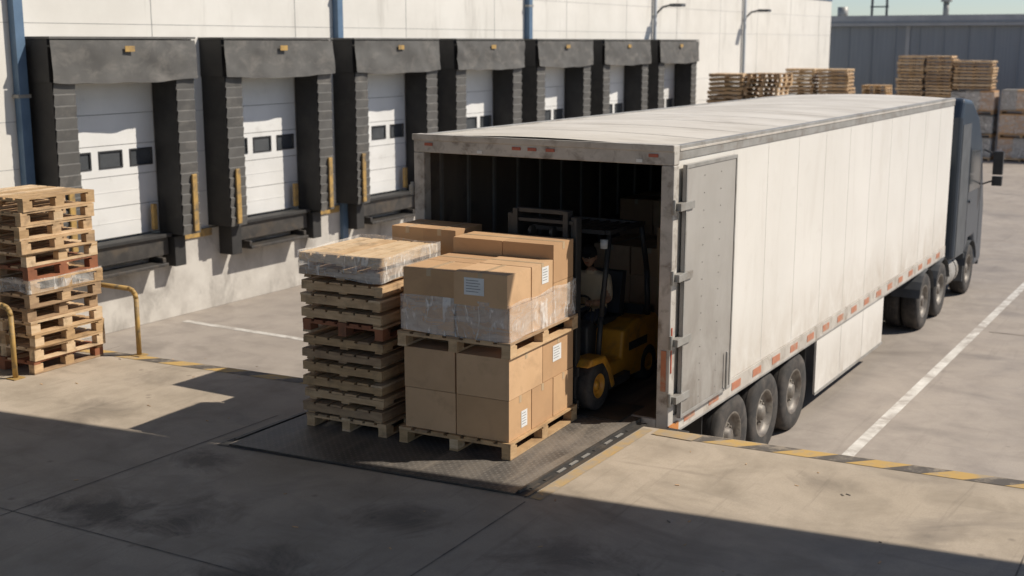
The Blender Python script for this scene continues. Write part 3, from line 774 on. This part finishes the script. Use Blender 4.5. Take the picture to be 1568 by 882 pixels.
for di,s in enumerate(doors):
    p=MB()
    dz=[.45+.57*k for k in range(6)]
    for k in range(5):
        z0_,z1_=dz[k]+.006,dz[k+1]-.006
        if k==2:
            p.box(s+.502,s+2.848,DO+.12,DO+.16,z0_,z0_+.16,'doorw'); p.box(s+.502,s+2.848,DO+.12,DO+.16,z1_-.10,z1_,'doorw')
            wx=s+.72; last=s+.502
            while wx+.5<s+2.85:
                p.box(last,wx,DO+.12,DO+.16,z0_+.16,z1_-.10,'doorw')
                p.box(wx,wx+.52,DO+.135,DO+.15,z0_+.16,z1_-.10,'glassd')
                for (a,b,c_,d_) in ((wx-.02,wx+.54,z0_+.145,z0_+.17),(wx-.02,wx+.54,z1_-.11,z1_-.085),(wx-.02,wx+.012,z0_+.17,z1_-.11),(wx+.508,wx+.54,z0_+.17,z1_-.11)):
                    p.box(a,b,DO+.108,DO+.119,c_,d_,'forkblk')
                last=wx+.52; wx+=.73
            p.box(last,s+2.848,DO+.12,DO+.16,z0_+.16,z1_-.10,'doorw')
        else:
            p.box(s+.502,s+2.848,DO+.12,DO+.16,z0_,z1_,'doorw')
            p.box(s+.502,s+2.848,DO+.115,DO+.119,(z0_+z1_)/2-.005,(z0_+z1_)/2+.005,'doorw')
    p.box(s+.502,s+2.848,DO+.165,DO+.18,.43,3.298,'groove')
    p.done('dock_door',bd)
    sh=MB()
    yf=17.45
    W=3.25
    for (a,b,inner) in ((s,s+.47,1),(s+W-.47,s+W,-1)):
        sh.box(a,b,yf+.03,WY-.002,.40,3.36,'black')
        n=15
        for k in range(n):
            zz0=.40+2.96*k/n; zz1=.40+2.96*(k+1)/n
            aa,bb=a+.01,b-.01
            sh.quad([(aa,yf+.026,zz0),(bb,yf+.026,zz0),(bb,yf+.0,zz1-.02),(aa,yf-.0,zz1-.02)],'fabricl' if k%2 else 'fabric')
            sh.quad([(aa,yf,zz1-.02),(bb,yf,zz1-.02),(bb,yf+.026,zz1),(aa,yf+.026,zz1)],'fabric')
    sh.box(s-.02,s+W+.02,yf+.06,WY-.002,3.362,4.08,'black')
    n=26;m_=8;rows=[]
    for j in range(m_+1):
        row=[]
        for i in range(n+1):
            x=s-.03+(W+.06)*i/n; t=i/n
            z=4.06-(.70+.05*math.sin(math.pi*t)+.03*mnoise.noise(Vector((x*1.5,di*3.1,0))))*j/m_
            fold=mnoise.noise(Vector((x*1.1+di*7,0,z*1.4)))*.06+mnoise.noise(Vector((x*2.4+z*3,di,z*1.2)))*.035
            yy=yf-.02-abs(fold)-.03*j/m_
            row.append(sh.v((x,yy,z)))
        rows.append(row)
    for j in range(m_):
        for i in range(n): sh.face([rows[j][i],rows[j][i+1],rows[j+1][i+1],rows[j+1][i]],'fabric',True)
    sh.box(s-.04,s+W+.04,yf-.03,WY-.003,4.082,4.12,'fabricl')
    sh.box(s+W/2-.11,s+W/2+.11,yf-.10,yf-.09,3.86,3.96,'yellow')
    sh.done('dock_shelter',bd)
    q=MB()
    for a in (s+.14,s+W-.22):
        q.box(a,a+.12,yf-.045,yf-.004,.45,1.55,'yellow')
    for a in (s+.62,s+W-.62-.12): q.box(a,a+.1,WY-.15,WY-.07,.5,1.0,'yellow')
    for a in (s+.22,s+W-.5): q.box(a,a+.28,WY-.42,WY-.062,-.22,.36,'black')
    q.box(s+.55,s+W-.55,WY-.30,WY-.062,.02,.42,'steel')
    q.box(s+.50,s+W-.50,WY-.36,WY-.064,.36,.43,'black')
    q.box(s+.7,s+W-.75,WY-.5,WY-.064,-.16,-.10,'steel')
    q.box(s+.7,s+.78,WY-.45,WY-.066,-.1,.0,'steel'); q.box(s+W-.85,s+W-.77,WY-.45,WY-.066,-.1,.0,'steel')
    q.box(s+W+.0,s+PITCH-.0,WY-.1,WY-.061,.20,.35,'yellow')
    q.done('dock_bumpers',bd,.01)

# ------------------------------------------------------------ far gray building
fb=empty('gray_warehouse_building')
p=MB(); p.box(66,95,-60,40,YZ,4.85,'bluegray')
y=-59.
while y<40: p.box(65.96,65.998,y,y+.06,YZ,4.8,'bluegray'); y+=1.2
for y in (-20,-8,4,16): p.box(65.93,65.99,y-.1,y+.1,YZ,4.84,'grayroof')
p.done('walls',fb)
p=MB(); p.box(65.7,95.3,-60.3,40.3,4.852,5.38,'grayroof'); p.box(65.68,65.698,-60.3,40.3,4.98,5.1,'bluegray'); p.done('roof_fascia',fb)
p=MB()
for y in (-14,-2): p.box(65.9,65.99,y,y+4,YZ,2.6,'doorw')
p.done('roller_doors',fb)
p=MB()
for (x,y) in ((70,19.0),(70,18.2)):
    p.cyl((x,y,5.3),(x,y,7.4),.07,'cabgray',8)
for z in (5.9,6.5,7.1): p.box(69.95,70.05,18.1,19.1,z,z+.07,'cabgray')
p.cyl((72,15.5,5.3),(72,15.5,6.2),.16,'galv',10); p.cyl((72,15.5,6.2),(72,15.5,6.4),.3,'galv',10)
p.cyl((72,21.2,5.3),(72,21.2,6.0),.3,'galv',10)
p.done('roof_vents',fb)

# ------------------------------------------------------------ background stacks
for (x,y,n,a,stl) in ((40.6,15.3,29,.03,'S'),(40.8,14.05,29,-.02,'B'),(50,15.8,29,.0,'S'),(50.1,14.4,29,.04,'S'),(60,13.75,32,.02,'S'),(60.1,12.5,32,-.03,'S')):
    pallet_stack('pallet_stack',x,y,YZ+.003,n,1.15,1.2,.148,a,.05,detail=False,style=stl)
def wrapped(name,x,y,tiers,th,mats_,W=1.8,L=1.2):
    e=empty(name); z=YZ+.003
    for t in range(tiers):
        T=frame(x,y,z,random.uniform(-.03,.03))
        p=MB(); pallet(p,T,L,W,.15,wood[t%4],False)
        for a in range(3):
            for r_ in range(2): p.box(.02,L-.02,a*W/3+.01,(a+1)*W/3-.01,.152+r_*th/2,.152+(r_+1)*th/2-.01,mats_[(t+a)%len(mats_)],T)
        film_band(p,T,0,L,0,W,.2,.15+th*.9)
        p.done('tier',e,.0); z+=.155+th
wrapped('wrapped_pallet_load',60,10.55,3,.9,[M['galv'],M['fabricl'],cart[2]],1.9)
wrapped('wrapped_pallet_load',60.2,8.3,3,.92,[cart[0],M['galv'],cart[2]],2.0)
wrapped('wrapped_pallet_load',60.4,6.1,2,1.2,[cart[2],wood[1]],1.9)
pallet_stack('pallet_stack',60,10.7,YZ+3.2,9,1.15,1.7,.148,0,.04,detail=False,style='S')
pallet_stack('pallet_stack',62,15.9,YZ+.003,22,1.15,1.2,.148,0,.04,detail=False)

# ------------------------------------------------------------ yellow guard rails
def rail(pts):
    p=MB(); p.pipe(pts,.032,'yellow',12)
    for q in (pts[0],pts[-1]): p.box(q[0]-.08,q[0]+.08,q[1]-.08,q[1]+.08,.002,.014,'yellow')
    p.done('safety_rail')
def arch(x0,y0,x1,y1,h):
    d=Vector((x1-x0,y1-y0,0)); u=d.normalized(); a=Vector((x0,y0,0)); b=Vector((x1,y1,0)); r=.12; pts=[a,a+Vector((0,0,h-r))]
    for t in (30,60,90): pts.append(a+u*(r-r*math.cos(R(t)))+Vector((0,0,h-r+r*math.sin(R(t)))))
    for t in (90,60,30): pts.append(b-u*(r-r*math.cos(R(t)))+Vector((0,0,h-r+r*math.sin(R(t)))))
    pts+=[b+Vector((0,0,h-r)),b]; return pts
rail(arch(11.0,12.3,11.0,13.9,.88)); rail(arch(9.42,12.72,9.3,14.2,.9))

# ------------------------------------------------------------ canopy over the near floor
cn=empty('dock_canopy')
HC=7.0
sx,sy=.54,.82
cl=lambda y: (8.86-.142*((y+sy*HC)-8.77))+sx*HC
p=MB()
a,b=-16.,17.6
xb=3.0
for z in (HC,HC+.25): p.quad([(xb,a,z),(cl(a),a,z),(cl(b),b,z),(xb,b,z)],'cabgray')
p.quad([(cl(a),a,HC),(cl(b),b,HC),(cl(b),b,HC+.25),(cl(a),a,HC+.25)],'grayroof')
p.quad([(xb,a,HC),(xb,b,HC),(xb,b,HC+.25),(xb,a,HC+.25)],'grayroof')
p.done('roof',cn)
p=MB()
for (x,y) in ((11.0,-8),(10.9,-14),(4.6,17.2),(3.3,-8),(3.3,-14)): p.box(x-.12,x+.12,y-.12,y+.12,.0,HC,'galv')
p.done('columns',cn)

# ------------------------------------------------------------ light & sky
sd=Vector((-sx,sy,-1)).normalized()
sl=bpy.data.lights.new('sun','SUN'); sl.energy=4.95; sl.angle=R(.5); sl.color=(1,.925,.815)
so=bpy.data.objects.new('sun',sl); so.rotation_euler=sd.to_track_quat('-Z','Y').to_euler(); so.location=(30,-40,50); col.objects.link(so)
w=bpy.data.worlds.new('World'); scene.world=w; w.use_nodes=True; nt=w.node_tree
sk=nt.nodes.new('ShaderNodeTexSky'); sk.sky_type='NISHITA'; sk.sun_disc=False
sk.sun_elevation=math.atan2(1,math.hypot(sx,sy)); sk.sun_rotation=math.atan2(sx,-sy); sk.dust_density=.6; sk.air_density=.75; sk.ozone_density=.8; sk.altitude=600
bg=nt.nodes['Background']; nt.links.new(sk.outputs[0],bg.inputs[0]); bg.inputs[1].default_value=.105

# ------------------------------------------------------------ camera
F=1900.;A=R(31.0);PIT=math.atan(376/F)
cam=bpy.data.cameras.new('camera'); cam.lens=F/1568*36; cam.sensor_width=36; cam.clip_end=2000
co=bpy.data.objects.new('camera',cam); co.location=(0,0,4.02)
dv=Vector((math.cos(A)*math.cos(PIT),math.sin(A)*math.cos(PIT),-math.sin(PIT)))
co.rotation_euler=dv.to_track_quat('-Z','Y').to_euler(); col.objects.link(co)
cam.dof.use_dof=True; cam.dof.focus_distance=12.2; cam.dof.aperture_fstop=1.5
scene.camera=co
scene.view_settings.view_transform='Standard'
try: scene.view_settings.look='None'
except: pass
